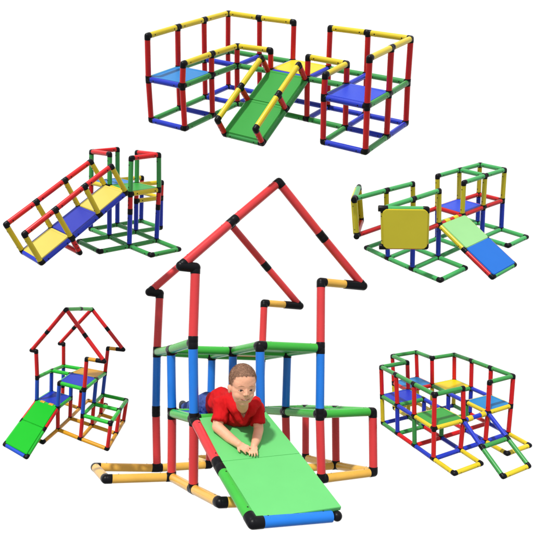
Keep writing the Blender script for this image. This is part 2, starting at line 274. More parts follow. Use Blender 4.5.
def palette(tagname, **cols):
    pal = {}
    for k, v in cols.items():
        pal[k] = plastic('%s_%s_plastic' % (k, tagname), tuple(c * .86 for c in srgb(*v)), **(dict(spec=.42, rough=.27) if 'panel' not in k and k != 'cyan' else dict(spec=.18, rough=.42, var=.02)))
    pal['black'] = plastic('black_connector_plastic', (0.006, 0.006, 0.008), rough=0.34, spec=0.16, bump=.0004)
    pal['pin'] = plastic('dark_pin_plastic', (0.010, 0.008, 0.010), rough=0.5, spec=0.3)
    return pal

# colours are the plastics' own
STUDIO = dict(red=(226, 26, 30), yellow=(234, 208, 42), green=(62, 160, 80), blue=(32, 58, 200), panelgreen=(58, 162, 68),
              cyan=(40, 132, 205), panelblue=(48, 78, 215), panelyellow=(236, 210, 44))

# ================================================================ frame with corner towers and ramp (top of the sheet)
def build_top():
    S = Structure('A', 'climbing_frame', 'wide climbing frame with yellow rails on red posts and a green ramp in its middle',
                  'climbing frame', 'climbing frames', 0.065, palette('wide_frame', **STUDIO))
    for x, y in ((0, 0), (0, 1), (0, 2), (0, 3), (1, 3), (2, 3), (3, 3), (4, 3), (5, 3), (5, 2), (5, 1)):
        S.posts(('red', 'red'), x, y, (0, 1, 2))
    for x, y in ((1, 0), (1, 1), (1, 2), (2, 2), (3, 2), (4, 2), (4, 1)):
        S.posts(('red', 'red'), x, y, (0, 1, 1.5))
    Z = lambda z, *p: [(a, b, z) for a, b in p]
    S.run('yellow', Z(2, (0, 0), (0, 1), (0, 2), (0, 3), (1, 3), (2, 3)))
    S.run('yellow', Z(2, (3, 3), (4, 3), (5, 3), (5, 2), (5, 1)))
    S.run('yellow', Z(1.5, (1, 0), (1, 1), (1, 2), (2, 2)))
    S.run('yellow', Z(1.5, (3, 2), (4, 2), (4, 1)))
    for z in (0, 1):
        S.run('green', Z(z, (1, 0), (1, 1), (1, 2), (2, 2)))
        S.run('green', Z(z, (3, 2), (4, 2), (4, 1)))
        S.run('green', Z(z, (0, 0), (0, 1), (0, 2)))
        S.run('green', Z(z, (5, 1), (5, 2), (5, 3)) if z else Z(z, (5, 1), (5, 2)))
        S.run('green' if z else 'blue', Z(z, (0, 2), (0, 3), (1, 3), (2, 3)))
        S.run('green' if z else 'blue', Z(z, (2, 3), (3, 3), (4, 3), (5, 3)))
        for a, b in (((0, 0), (1, 0)), ((0, 1), (1, 1)), ((0, 2), (1, 2)), ((1, 2), (1, 3)), ((2, 2), (2, 3)), ((3, 2), (3, 3)),
                     ((4, 2), (4, 3)), ((4, 2), (5, 2)), ((4, 1), (5, 1))):
            S.run('blue', Z(z, a, b))
    S.run('blue', Z(0, (5, 2), (5, 3)))
    S.run('green', Z(0, (2, 2), (3, 2))); S.run('blue', Z(1, (2, 2), (3, 2)))
    S.deck('cyan', 0, 0, 1); S.deck('panelblue', 4, 1, 1); S.deck('panelyellow', 2, 2, 1)
    S.connectors()
    # ramp
    y0, z0 = 0.17, 0.02
    lp = lambda x, f: (x, 2 + (y0 - 2) * f, 1 + (z0 - 1) * f)
    up = (S.g(*lp(2, 0)) - S.g(*lp(2, 1))).cross(S.g(*lp(3, 0)) - S.g(*lp(2, 0)))
    if up.z < 0: up = -up
    base = S.slab('panelgreen', [lp(2.0, .5), lp(3.0, .5), lp(3.0, .02), lp(2.0, .02)], 'ramp', up=up, cut=.05, off=.045)
    S.slab('panelgreen', [lp(2.0, 1.0), lp(3.0, 1.0), lp(3.0, .5), lp(2.0, .5)], 'ramp_panel', base, up=up, cut=.05, off=.045)
    for x in (2, 3):
        S.tube('green', lp(x, 0), lp(x, .5), 'side_rail', base); S.tube('green', lp(x, .5), lp(x, 1), 'side_rail', base)
    S.tube('green', lp(2, 1), lp(3, 1), 'bottom_rail', base); S.tube('green', lp(2, .5), lp(3, .5), 'cross_rail', base)
    for x in (2, 3):
        tp = [(x, 1.60, 1.42), (x, 0.77, 0.94), (x, -0.075, 0.43)]
        ft = [(x, 1.93, 0.97), lp(x, .5), lp(x, 1)]
        for a, b in zip(ft, tp): S.tube('red', a, b, 'handrail_post', base)
        S.tube('yellow', tp[0], tp[1], 'handrail', base); S.tube('yellow', tp[1], tp[2], 'handrail', base)
    S.connectors(base)
    return S

# ================================================================ house frames
def house(key, name, label, radius, pal, big):
    S = Structure(key, name, label, 'climbing frame', 'climbing frames', radius, pal, screws=big)
    Z = lambda z, *p: [(a, b, z) for a, b in p]
    for x, y in ((0, 0), (2, 0), (0, 2), (2, 2)): S.posts(('red', 'blue', 'red'), x, y, (0, 1, 2, 3.03))
    for x, y in ((0, 1), (2, 1), (1, 0), (1, 1)): S.posts(('red', 'blue'), x, y, (0, 1, 2))
    S.posts(('red', 'blue'), 1, 2, (0, 1, 2))
    for x, y in ((3, 0), (3, 1), (3, 2)): S.posts(('red',), x, y, (0, 1))
    S.run('green', Z(2, (0, 0), (0, 1), (0, 2), (1, 2), (2, 2), (2, 1), (2, 0), (1, 0), (1, 1), (0, 1)))
    S.run('green', Z(2, (1, 1), (1, 2))); S.run('green', Z(2, (1, 1), (2, 1)))
    S.run('green', Z(1, (0, 1), (0, 0), (1, 0), (1, 1), (0, 1)))
    S.run('green', Z(1, (2, 2), (2, 1), (2, 0), (3, 0), (3, 1), (3, 2), (2, 2))); S.run('green', Z(1, (2, 1), (3, 1)))
    S.deck('panelgreen' if big else 'panelblue', 1, 0, 2); S.deck('panelorange', 1, 1, 2); S.deck('panelblue', 0, 0, 1)
    S.run('orange', Z(0, (0, 1), (0, 0), (0, -1), (1, -1), (1, 0), (2, 0), (3, 0), (3, 1), (3, 2)))
    S.run('orange', Z(0, (2, 1), (3, 1))); S.run('orange', Z(0, (1, 2), (1, 3), (2, 3)))
    if big:
        S.run('orange', Z(0, (0, 1), (-1, 1), (-1, 2), (0, 2), (1, 2)))
        S.deck('panelgreen', 2, 0, 1)
    else:
        S.run('orange', Z(0, (2, 0), (2, 1), (2, 2), (2, 3))); S.run('orange', Z(0, (1, 0), (1, 1), (1, 2)))
        S.run('orange', Z(0, (1, 1), (2, 1))); S.run('orange', Z(0, (0, 2), (1, 2))); S.run('orange', Z(0, (2, 2), (3, 2)))
    # roof
    xe, xr, xa = -0.2, (2.8 if big else 2.6), 1.21
    for y in (0, 2):
        L, Rr, A = (xe, y, 3.03), (xr, y, 3.03), (xa, y, 4.46)
        ml = tuple((p + q) / 2 for p, q in zip(L, A)); mr = tuple((p + q) / 2 for p, q in zip(Rr, A))
        S.tube('red', L, ml, 'rafter'); S.tube('red', ml, A, 'rafter'); S.tube('red', A, mr, 'rafter'); S.tube('red', mr, Rr, 'rafter')
        # eaves: twin elbow on one side, short spacer on the other
        a, b = S.g(*L), S.g(0, y, 3.03)
        bm = bmesh.new(); tube(bm, a, b, S.r * 1.1); ball(bm, a, S.r * 1.1); ball(bm, b, S.r * 1.1); part('eave_elbow', bm, pal['black'], S.root)
        a, b = S.g(*Rr), S.g(2, y, 3.03)
        bm = bmesh.new(); tube(bm, b.lerp(a, .1), b.lerp(a, .62), S.r); part('eave_spacer', bm, pal['orange'], S.root)
        bm = bmesh.new(); tube(bm, b.lerp(a, .55), a, S.r * 1.12); ball(bm, a, S.r * 1.12); part('eave_elbow', bm, pal['black'], S.root)
        S.note((2, y, 3.03), (a - b).normalized())
    if not big:
        S.tube('green', (xa, 0, 4.46), (xa, 1, 4.46), 'ridge_rail'); S.tube('green', (xa, 1, 4.46), (xa, 2, 4.46), 'ridge_rail')
    S.connectors()
    # slide
    lp = lambda x, f: (x, -1.88 * f, 1 + (0.03 - 1) * f) if f not in (.5,) else (x, -.94, .52)
    up = (S.g(*lp(0, 0)) - S.g(*lp(0, 1))).cross(S.g(*lp(1, 0)) - S.g(*lp(0, 0)))
    if up.z < 0: up = -up
    kw = dict(up=up, off=.03 if big else .045, thick=.05)
    xl, xR = (0.075, 0.985) if big else (0.03, 1.0)
    if big:
        rp = lambda x, f: (x, lp(x, f)[1], lp(x, f)[2] + .045)
        k2 = dict(cut=.008, lip=False, up=up, off=-.012, bev=.09)
        m0, m1 = [tuple((a + b) / 2 for a, b in zip(p, q)) for p, q in ((lp(.03, .995), lp(.03, .0)), (rp(1.07, .985), rp(1.07, .0)))]
        sl = S.slab('panelslide', [m0, m1, rp(1.07, .0), lp(.03, .0)], 'slide', **k2)
        S.slab('panelslide', [lp(.03, .995), rp(1.07, .985), m1, m0], 'slide_panel', sl, **k2)
    else:
        sl = S.slab('panelslide', [lp(xl, .4985), lp(xR, .4985), lp(xR, .03), lp(xl, .03)], 'slide', cut=.015, lip=False, **kw)
        S.slab('panelslide', [lp(xl, .99), lp(xR, .99), lp(xR, .5015), lp(xl, .5015)], 'slide_panel', sl, cut=.015, lip=False, **kw)
    for x in (0, 1):
        S.tube('red', lp(x, 0), lp(x, .5), 'side_rail', sl); S.tube('green', lp(x, .5), lp(x, 1), 'side_rail', sl)
    S.tube('blue', lp(0, 1), lp(1, 1), 'bottom_rail', sl)
    for f in (() if big else (.3, .7)): S.clip('orange', (0, 0, 1), (1, 0, 1), f, sl)
    if big:
        bm = bmesh.new(); ball(bm, S.g(1, -1.88, .03), S.r * .92); part('end_cap', bm, pal['black'], sl)
    S.connectors(sl, arm=.115 if big else .085, skip=((1, -1.88, .03),) if big else ())
    return S

# ================================================================ frame with long ramp and handrails
def build_ramp_frame():
    S = Structure('D', 'climbing_frame', 'climbing frame with green posts and a long yellow and blue ramp between red handrails',
                  'climbing frame', 'climbing frames', 0.069, palette('ramp_frame', **dict(STUDIO, panelyellow=(222, 206, 100), panelblue=(56, 66, 182), blue=(34, 60, 208))))
    Z = lambda z, *p: [(a, b, z) for a, b in p]
    for x in (0, 1):
        for y in (0, -1, -2): S.posts(('blue', 'red', 'green'), x, y, (0, 1, 1.5, 2.5))
    for y in (0, -1): S.posts(('blue', 'red'), 2, y, (0, 1, 1.5))
    S.run('red', Z(2.5, (0, -1), (0, 0), (1, 0))); S.run('red', Z(2.5, (0, -2), (1, -2), (1, -1)))
    S.run('yellow', Z(1.5, (0, -2), (0, -1), (0, 0), (1, 0), (2, 0)))
    S.run('yellow', Z(1.5, (0, -2), (1, -2), (1, -1), (1, 0))); S.run('yellow', Z(1.5, (0, -1), (1, -1), (2, -1)))
    S.run('yellow', Z(1, (1, -1), (2, -1), (2, 0), (1, 0)))
    S.deck('cyan', 0, -1, 1.5); S.deck('panelgreen', 0, -2, 1.5)
    S.run('green', Z(0, (0, 0), (1, 0), (2, 0), (2, -1), (1, -1), (0, -1), (-1, -1), (-1, -2), (0, -2), (1, -2)))
    S.run('green', Z(0, (0, 0), (0, -1), (0, -2), (0, -3), (1, -3), (1, -2), (1, -1), (1, 0)))
    S.connectors()
    js = [(-2.67, 0.0), (-1.85, 0.52), (-1.02, 1.03), (-0.15, 1.545)]
    ts = [(-3.13, 0.84), (-2.32, 1.35), (-1.48, 1.865), (-0.655, 2.335)]
    up = Vector((-.5, 0, .85))
    root = None
    for i, col in enumerate(('panelyellow', 'panelblue', 'panelyellow')):
        (a, za), (b, zb) = js[i], js[i + 1]
        o = S.slab(col, [(a, -2, za), (b, -2, zb), (b, -1, zb), (a, -1, za)], 'ramp' if root is None else 'ramp_panel', root, up=up, cut=.06, off=.02, inset=.01)
        if root is None: root = o
    for y in (-1, -2):
        for i in range(3):
            S.tube('blue', (js[i][0], y, js[i][1]), (js[i + 1][0], y, js[i + 1][1]), 'side_rail', root)
            S.tube('red', (ts[i][0], y, ts[i][1]), (ts[i + 1][0], y, ts[i + 1][1]), 'handrail', root)
        for i in range(4): S.tube('yellow', (js[i][0], y, js[i][1]), (ts[i][0], y, ts[i][1]), 'handrail_post', root)
        S.tube('red', (js[1][0], y, js[1][1]), (-1.6, y, .075), 'leg', root)
    S.tube('red', (-1.6, -2, .075), (-1.6, -1, .075), 'leg_brace', root)
    S.tube('blue', (js[0][0], -2, js[0][1]), (js[0][0], -1, js[0][1]), 'bottom_rail', root)
    S.connectors(root)
    return S

# ================================================================ frame with two square doors
def build_door_frame():
    S = Structure('E', 'climbing_frame', 'climbing frame with two open yellow square doors and a pale green and blue slide',
                  'climbing frame', 'climbing frames', 0.067, palette('door_frame', **dict(STUDIO, yellow=(222, 206, 44), red=(205, 28, 34), green=(72, 176, 98),
                  panelyellow=(238, 222, 66), panelgreen=(156, 216, 146), panelsky=(36, 112, 208))))
    Z = lambda z, *p: [(a, b, z) for a, b in p]
    for x in (1, 2, 3, 4, 5):
        for y in (0, -1): S.posts(('blue', 'yellow'), x, y, (0, 1, 2))
    for y in (0, -1):
        S.run('green', Z(2, (0, y), (1, y), (2, y))); S.run('green', Z(2, (3, y), (4, y), (5, y)))
        S.run('red', Z(1, (0, y), (1, y), (2, y), (3, y), (4, y), (5, y)))
    S.run('green', Z(2, (4, 0), (4, -1))); S.run('green', Z(2, (5, 0), (5, -1)))
    for x in (3, 4, 5): S.run('red', Z(1, (x, 0), (x, -1)))
    S.run('green', Z(0, (1, 1), (1, 0), (1, -1), (1, -2), (2, -2), (2, -1), (2, 0), (2, 1), (1, 1)))
    S.run('green', Z(0, (1, 0), (2, 0), (3, 0), (4, 0), (5, 0), (5, -1), (4, -1), (3, -1), (2, -1), (1, -1)))
    S.run('green', Z(0, (3, 0), (3, -1))); S.run('green', Z(0, (4, 0), (4, -1), (4, -2), (5, -2), (5, -1)))
    S.run('green', Z(0, (4, 0), (4, 1), (5, 1), (5, 0)))
    S.deck('panelblue', 3, -1, 1)
    # doors, hung from the rail ends
    S.connectors()
    for hy in (0, -1):
        for z in (1, 2):
            a = S.g(0, hy, z); dd = (S.g(.7, hy + (.7 if hy == 0 else -.7), z) - a).normalized()
            bm = bmesh.new(); tube(bm, a - dd * .12 * S.k, a + dd * .12 * S.k, S.r * 1.18, 20, 0, S.r * .2); part('hinge', bm, S.pal['black'], S.root)
    h = .7071
    for (hx, hy), (fx, fy) in (((0, -1), (h, -1 - h)), ((0, 0), (h, h))):
        q = [(hx, hy, 1), (fx, fy, 1), (fx, fy, 2), (hx, hy, 2)]
        face = -1 if hy == -1 else 1
        out = Vector((-1, face, 0)).normalized()
        d = S.slab('panelyellow', q, 'door', up=out, cut=.07, off=.052, thick=.045, inset=-.03, lip=False)
        S.tube('green', q[3], q[2], 'top_rail', d); S.tube('red', q[0], q[1], 'bottom_rail', d)
        S.tube('yellow', q[1], q[2], 'stile', d); S.tube('yellow', q[0], q[3], 'stile', d)
        S.connectors(d, arm=.10)
    lp = lambda x, f: (x, -1 - 1.88 * f, 1 - .97 * f)
    up = Vector((0, -.5, .85))
    sl = S.slab('panelgreen', [lp(2, .5), lp(3, .5), lp(3, .03), lp(2, .03)], 'slide', up=up, cut=.04, off=.04, lip=False)
    S.slab('panelsky', [lp(2, 1.0), lp(3, 1.0), lp(3, .5), lp(2, .5)], 'slide_panel', sl, up=up, cut=.04, off=.04, lip=False)
    for x in (2, 3):
        S.tube('yellow', lp(x, 0), lp(x, .5), 'side_rail', sl); S.tube('red', lp(x, .5), lp(x, 1), 'side_rail', sl)
    S.tube('green', lp(2, 1), lp(3, 1), 'bottom_rail', sl)
    for f in (.32, .68): S.clip('yellow', (2, -1, 1), (3, -1, 1), f, sl)
    S.connectors(sl)
    return S

# ================================================================ block of platforms with a ladder
def build_block():
    S = Structure('F', 'climbing_frame', 'climbing frame of five coloured platforms under green rails with an open blue and green ladder',
                  'climbing frame', 'climbing frames', 0.069, palette('block_frame', **dict(STUDIO, green=(60, 156, 74), panelgreen=(58, 158, 64),
                  panelyellow=(238, 208, 12), panelblue=(30, 58, 195), cyan=(14, 132, 200))), screws=True)
    Z = lambda z, *p: [(a, b, z) for a, b in p]
    top = {(0, -1), (0, -2), (0, -3), (0, -4), (1, -4), (1, -1), (1, 0), (2, 0), (2, -1), (3, -1), (3, -2), (3, -3), (3, -4), (2, -4)}
    low = {0: 'yellow', -1: 'yellow', -2: 'blue', -3: 'green', -4: 'red'}
    for x in range(4):
        for y in range(0, -5, -1):
            if y == 0 and x in (0, 3): continue
            S.posts((low[y],), x, y, (0, 1))
            if (x, y) in top: S.posts(('red',), x, y, (1, 2))
    S.run('green', Z(2, (1, -4), (0, -4), (0, -3), (0, -2), (0, -1), (1, -1), (1, 0), (2, 0), (2, -1), (3, -1), (3, -2), (3, -3), (3, -4), (2, -4)))
    def cell(x, y, tubes, pan):
        S.run(tubes, Z(1, (x, y), (x + 1, y), (x + 1, y + 1), (x, y + 1), (x, y))); S.deck(pan, x, y, 1)
    cell(0, -4, 'yellow', 'panelgreen'); cell(0, -2, 'green', 'panelblue'); cell(1, -1, 'red', 'cyan')
    cell(2, -2, 'green', 'panelyellow'); cell(2, -4, 'yellow', 'cyan')
    for x in range(4): S.run('blue', Z(1, (x, -2), (x, -3)))
    S.run('blue', Z(1, (1, -4), (2, -4)))
    seg = {(-1, -2): 'green', (-2, -3): 'red', (-3, -4): 'blue', (-4, -5): 'yellow', (0, -1): 'yellow'}
    for (a, b), col in seg.items():
        for x in range(4):
            if a == 0 and x in (0, 3): continue
            S.run(col, Z(0, (x, a), (x, b)))
    for y, col in {-1: 'blue', -2: 'green', -3: 'red', -4: 'blue'}.items(): S.run(col, Z(0, *[(x, y) for x in range(4)]))
    S.run('yellow', Z(0, (1, 0), (2, 0)))
    S.run('yellow', Z(0, (0, -5), (1, -5))); S.run('yellow', Z(0, (2, -5), (3, -5)))
    S.connectors()
    lp = lambda x, f: (x, -4 - 1.9 * f, 1 - .98 * f)
    ld = S.tube('blue', lp(1, 0), lp(1, .5), 'ladder'); S.tube('blue', lp(2, 0), lp(2, .5), 'side_rail', ld)
    for x in (1, 2): S.tube('green', lp(x, .5), lp(x, 1), 'side_rail', ld)
    S.tube('green', lp(1, .5), lp(2, .5), 'rung', ld); S.tube('yellow', lp(1, 1), lp(2, 1), 'rung', ld)
    for f in (.25, .78): S.clip('yellow', (1, -4, 1), (2, -4, 1), f, ld)
    S.connectors(ld)
    return S

build_top()
palC = palette('small_house', red=(222, 28, 32), blue=(34, 82, 204), green=(34, 190, 50), orange=(224, 160, 32), panelgreen=(30, 172, 44),
               panelblue=(14, 52, 186), panelorange=(204, 146, 20), panelslide=(18, 186, 36))
palB = palette('large_house', red=(226, 62, 66), blue=(30, 128, 234), green=(66, 188, 66), orange=(248, 192, 84), panelgreen=(70, 178, 84),
               panelblue=(34, 84, 190), panelorange=(214, 148, 46), panelslide=(112, 210, 122))
house('C', 'climbing_frame', 'small house climbing frame with green ridge rail and blue and orange upper decks', 0.066, palC, False)
house('B', 'climbing_frame', 'large house climbing frame with red gables and a boy on its green slide', 0.063, palB, True)
build_ramp_frame()
build_door_frame()
build_block()


# ================================================================ the boy
def cp(u, v, d):
    """a point d cells in front of the camera's plane, in metres (x right, y away, z up)"""
    return Vector(((u - 266.5) / 600.0 * d, d, (266.5 - v) / 600.0 * d)) * UNIT

PX = 7.4 / 600 * UNIT            # one photograph pixel at the boy's distance, in metres

def capsule(bm, a, b, ra, rb, n=16):
    d, s, t = frame(b - a); L = (b - a).length
    rs = []
    for k in range(-4, 1):
        th = k / 4 * math.pi / 2; rs.append((math.sin(th) * ra, max(math.cos(th) * ra, 1e-4)))
    for k in range(0, 5):
        th = k / 4 * math.pi / 2; rs.append((L + math.sin(th) * rb, max(math.cos(th) * rb, 1e-4)))
    loft(bm, [ring(bm, a + d * z, s, t, r, n) for z, r in rs])

def chain(bm, pts, rad, sub=1):
    for i in range(len(pts) - 1): capsule(bm, pts[i], pts[i + 1], rad[i], rad[i + 1])

def blob(bm, c, r, M=None, u=24, v=16):
    m = Matrix.Translation(c) @ (M.to_4x4() if M else Matrix.Identity(4)) @ Matrix.Diagonal((*r, 1))
    bmesh.ops.create_uvsphere(bm, u_segments=u, v_segments=v, radius=1, matrix=m)

def fuse(name, bm, voxel, mat, parent, passes=4, fac=.5, ripple=None):
    me = bpy.data.meshes.new(name); bm.to_mesh(me); bm.free()
    o = link(bpy.data.objects.new(name, me))
    md = o.modifiers.new('r', 'REMESH'); md.mode = 'VOXEL'; md.voxel_size = voxel
    ms = o.modifiers.new('s', 'SMOOTH'); ms.factor = fac; ms.iterations = passes
    bpy.context.view_layer.update()
    ev = o.evaluated_get(bpy.context.evaluated_depsgraph_get())
    nm = bpy.data.meshes.new_from_object(ev); o.modifiers.clear(); o.data = nm; nm.name = name
    bpy.data.meshes.remove(me)
    if ripple:
        ns = [v.normal.copy() for v in nm.vertices]
        for v, n in zip(nm.vertices, ns): v.co += n * ripple(v.co)
    nm.materials.clear(); nm.materials.append(mat)
    nm.polygons.foreach_set('use_smooth', [True] * len(nm.polygons))
    if parent: o.parent = parent
    return o

def build_boy():
    skin = plastic('fair_skin', srgb(232, 170, 138), rough=.5, spec=.35, var=.09, bump=.0006, scale=24, sss=.12)
    cloth = plastic('red_cotton', srgb(196, 22, 26), rough=.85, spec=.15, var=.05, bump=.001, scale=40)
    denim = plastic('blue_denim', srgb(66, 86, 150), rough=.85, spec=.1, var=.28, bump=.001, scale=34)
    hairm = plastic('short_brown_hair', srgb(140, 106, 86), rough=.8, spec=.2, var=.3, bump=.002, scale=60)
    dark = plastic('dark_iris', srgb(40, 28, 22), rough=.2)
    white = plastic('eye_white', srgb(225, 215, 208), rough=.3)
    lip = plastic('lip', srgb(150, 70, 62), rough=.4)
    shoe = plastic('dark_shoe', srgb(22, 26, 40), rough=.6)
    # --- head frame: x to the image's right, y up, z out of the face
    hc = cp(242.8, 386.0, 7.15)
    yaw = math.radians(19); pitch = math.radians(-5); roll = math.radians(-3)
    B = Matrix(((1, 0, 0), (0, 0, -1), (0, 1, 0)))      # head x,y,z -> world x,-z,y
    H = B @ Matrix.Rotation(roll, 3, 'Z') @ Matrix.Rotation(yaw, 3, 'Y') @ Matrix.Rotation(-pitch, 3, 'X')
    q = PX * .99
    hp = lambda x, y, z: hc + H @ Vector((x, y, z)) * q
    hb = lambda bm, x, y, z, a, b, c: blob(bm, hp(x, y, z), (a * q, b * q, c * q), H)
    bm = bmesh.new()
    hb(bm, 0, 6.5, -2.5, 13.0, 14.4, 15.5)           # cranium
    hb(bm, 0, 4, 5, 11.0, 10.5, 8.0)                 # forehead
    hb(bm, 0, -2.5, 1, 11.6, 10.5, 12.0)             # temples
    hb(bm, 0, -6.0, 2.5, 10.9, 11.5, 10.0)           # face
    hb(bm, 0, -14.0, 5.6, 4.6, 4.0, 4.2)             # chin
    for s in (-1, 1):
        hb(bm, s * 4.8, -6.6, 6.4, 5.2, 5.4, 4.9)    # cheeks
        hb(bm, s * 4.2, -11.8, 3.0, 4.8, 4.4, 5.2)     # jaw
        hb(bm, s * 12.4, -3.5, -2.5, 1.6, 4.2, 2.8)  # ears
        hb(bm, s * 13.2, -1.8, -3.4, 1.2, 2.5, 2.0)
        hb(bm, s * 4.8, 2.9, 10.2, 3.4, 1.4, 1.6)    # brow ridge
        hb(bm, s * 1.5, -4.9, 13.0, 1.4, 1.2, 1.5)   # nostril wings
    chain(bm, [hp(0, 1.0, 11.6), hp(0, -4.2, 14.0)], [1.1 * q, 1.5 * q])  # nose
    hb(bm, 0, -9.6, 9.6, 4.4, 2.6, 2.2)            # mouth mound
    # --- neck and chest, arms
    neck0 = hp(0, -8, -3); chest = cp(242.0, 416, 7.72)
    chain(bm, [neck0, cp(242.5, 407, 7.55), cp(240, 413, 7.95)], [7.4 * q, 6.2 * q, 6.4 * q])
    blob(bm, cp(239.5, 413, 7.95), (16 * q, 12 * q, 10 * q))
    arms = [([cp(221, 404, 7.74), cp(217.5, 427, 7.55), cp(229, 437.5, 7.43), cp(238.6, 444.2, 7.28)], [5.6, 5.7, 5.2, 3.7]),
            ([cp(257, 408, 7.76), cp(258.6, 430, 7.63), cp(256.5, 439, 7.48), cp(254.0, 446.0, 7.32)], [5.2, 5.3, 4.9, 3.5])]
    for pts, rad in arms: chain(bm, pts, [r * q for r in rad])
    # --- hands: palm, four unequal bent fingers, a thumb from the palm's side
    def hand(wr, dirn, side, n, spread, lens):
        d = dirn.normalized(); sd = (side - d * side.dot(d)).normalized(); up = d.cross(sd)
        if up.dot(n) < 0: up = -up
        pc = wr + d * 3.6 * q
        M = Matrix((sd, d, up)).transposed()
        blob(bm, pc, (4.1 * q, 4.6 * q, 2.0 * q), M)
        chain(bm, [wr, wr + d * 2.4 * q], [3.2 * q, 2.6 * q])
        for i, L in enumerate(lens):
            off = (i - 1.5) * 1.95
            b0 = wr + d * 6.6 * q + sd * off * q + up * .3 * q
            dd = (d + sd * spread * (i - 1.5)).normalized()
            p1 = b0 + dd * L * .42 * q + up * .8 * q; p2 = p1 + dd * L * .33 * q - up * .7 * q; p3 = p2 + dd * L * .25 * q - up * 1.2 * q
            chain(bm, [b0 - dd * 1.0 * q, p1, p2, p3], [1.02 * q, .98 * q, .9 * q, .76 * q])
        return pc, d, sd, up
    slope_n = Vector((0.1, -.55, .83))
    w1, w2 = arms[0][0][-1], arms[1][0][-1]
    cR, d1, s1, u1 = hand(w1, cp(248, 450.5, 7.22) - w1, cp(240, 452, 7.14) - cp(246, 445, 7.2), slope_n, .10, (5.6, 6.8, 6.4, 5.0))
    chain(bm, [w1 + d1 * 1.5 * q + s1 * 2.6 * q, w1 + d1 * 3.5 * q + s1 * 5.0 * q, w1 + d1 * 5.5 * q + s1 * 5.6 * q - u1 * .5 * q], [1.3 * q, 1.1 * q, .9 * q])
    cL, d2, s2, u2 = hand(w2, cp(253.5, 453.5, 7.21) - w2, cp(258, 450, 7.2) - cp(250, 450, 7.2), slope_n, .13, (5.4, 6.2, 6.4, 5.2))
    chain(bm, [w2 + d2 * 1.5 * q - s2 * 2.4 * q, w2 + d2 * 3.6 * q - s2 * 4.6 * q, w2 + d2 * 5.8 * q - s2 * 5.0 * q - u2 * .3 * q], [1.3 * q, 1.1 * q, .9 * q])
    body = fuse('person', bm, .0021, skin, None, passes=9)
    tag(body, 'small boy in red shirt and jeans lying on the big green slide, hands together', 'person')
    bv = BVHTree.FromPolygons([v.co for v in body.data.vertices], [p.vertices[:] for p in body.data.polygons])
    def surf(x, y, lift=0):
        o = hp(x, y, 40); dr = (H @ Vector((0, 0, -1))).normalized()
        h = bv.ray_cast(o, dr)
        return h[0] - dr * lift * q if h[0] else hp(x, y, 12)
    # --- eyes, brows, mouth
    for s in (-1, 1):
        c = surf(s * 5.0, -.9)
        bm = bmesh.new(); blob(bm, c - H @ Vector((0, 0, 1)) * .55 * q, (1.7 * q, .72 * q, 1.0 * q), H)
        eye = part('eye', bm, white, body)
        bm = bmesh.new(); blob(bm, c + H @ Vector((-.15, -.05, .12)) * q, (1.3 * q, .76 * q, .5 * q), H)
        part('iris', bm, dark, eye)
        lid = plastic('lash_line', srgb(70, 42, 34), rough=.7)
        bm = bmesh.new(); chain(bm, [surf(s * 5 - 2.0, -1.1, .0), surf(s * 5 - .7, -.25, .2), surf(s * 5 + .8, -.25, .2), surf(s * 5 + 2.0, -1.1, .0)], [.25 * q, .38 * q, .38 * q, .25 * q])
        part('eyelid', bm, lid, body)
        br = plastic('eyebrow_hair', srgb(178, 128, 98), rough=.8)
        bm = bmesh.new(); chain(bm, [surf(s * 2.6, 3.2), surf(s * 5, 3.8), surf(s * 7.6, 2.9)], [.25 * q, .4 * q, .2 * q])
        part('eyebrow', bm, br, body)
        nm = plastic('nostril_dark', srgb(120, 60, 50), rough=.7)
        bm = bmesh.new(); blob(bm, surf(s * 1.1, -5.7, -.1), (.5 * q, .35 * q, .4 * q), H); part('nostril', bm, nm, body)
    mo = [surf(-4.6, -9.3, .0), surf(-2.5, -10.2, .1), surf(0, -10.7, .15), surf(2.5, -10.2, .1), surf(4.6, -9.3, .0)]
    bm = bmesh.new(); chain(bm, mo, [.22 * q, .42 * q, .5 * q, .42 * q, .22 * q]); mth = part('mouth', bm, lip, body)
    fw = H @ Vector((0, .12, .30)) * q
    bm = bmesh.new(); chain(bm, [p + fw for p in mo[1:4]], [.1 * q, .2 * q, .1 * q]); part('teeth', bm, white, mth)
    # --- hair: short crop over the cranium
    bm = bmesh.new(); hb(bm, 0, 6.7, -2.7, 13.25, 14.65, 15.75)
    bmesh.ops.subdivide_edges(bm, edges=bm.edges[:], cuts=2, use_grid_fill=True)
    hi = H.inverted()
    dele = []
    for f in bm.faces:
        p = hi @ (f.calc_center_median() - hc) / q
        line = 12.8 - .05 * p.x ** 2 * .3 if p.z > 5 else (9.8 - (5 - p.z) * 1.35 if p.z > -3 else -1.0 - (-3 - p.z) * .6)
        line += noise.noise(p * .9) * .8
        if p.y < line: dele.append(f)
    bmesh.ops.delete(bm, geom=dele, context='FACES')
    for v in bm.verts: v.co += (v.co - hc).normalized() * noise.noise(v.co / q * .9) * .35 * q
    part('hair', bm, hairm, body)
    # the cropped hairs themselves, standing off the scalp and thinning towards the sides
    rng = random.Random(4); bm = bmesh.new(); c0 = Vector((0, 6.6, -2.6)); rr = Vector((13.15, 14.55, 15.65))
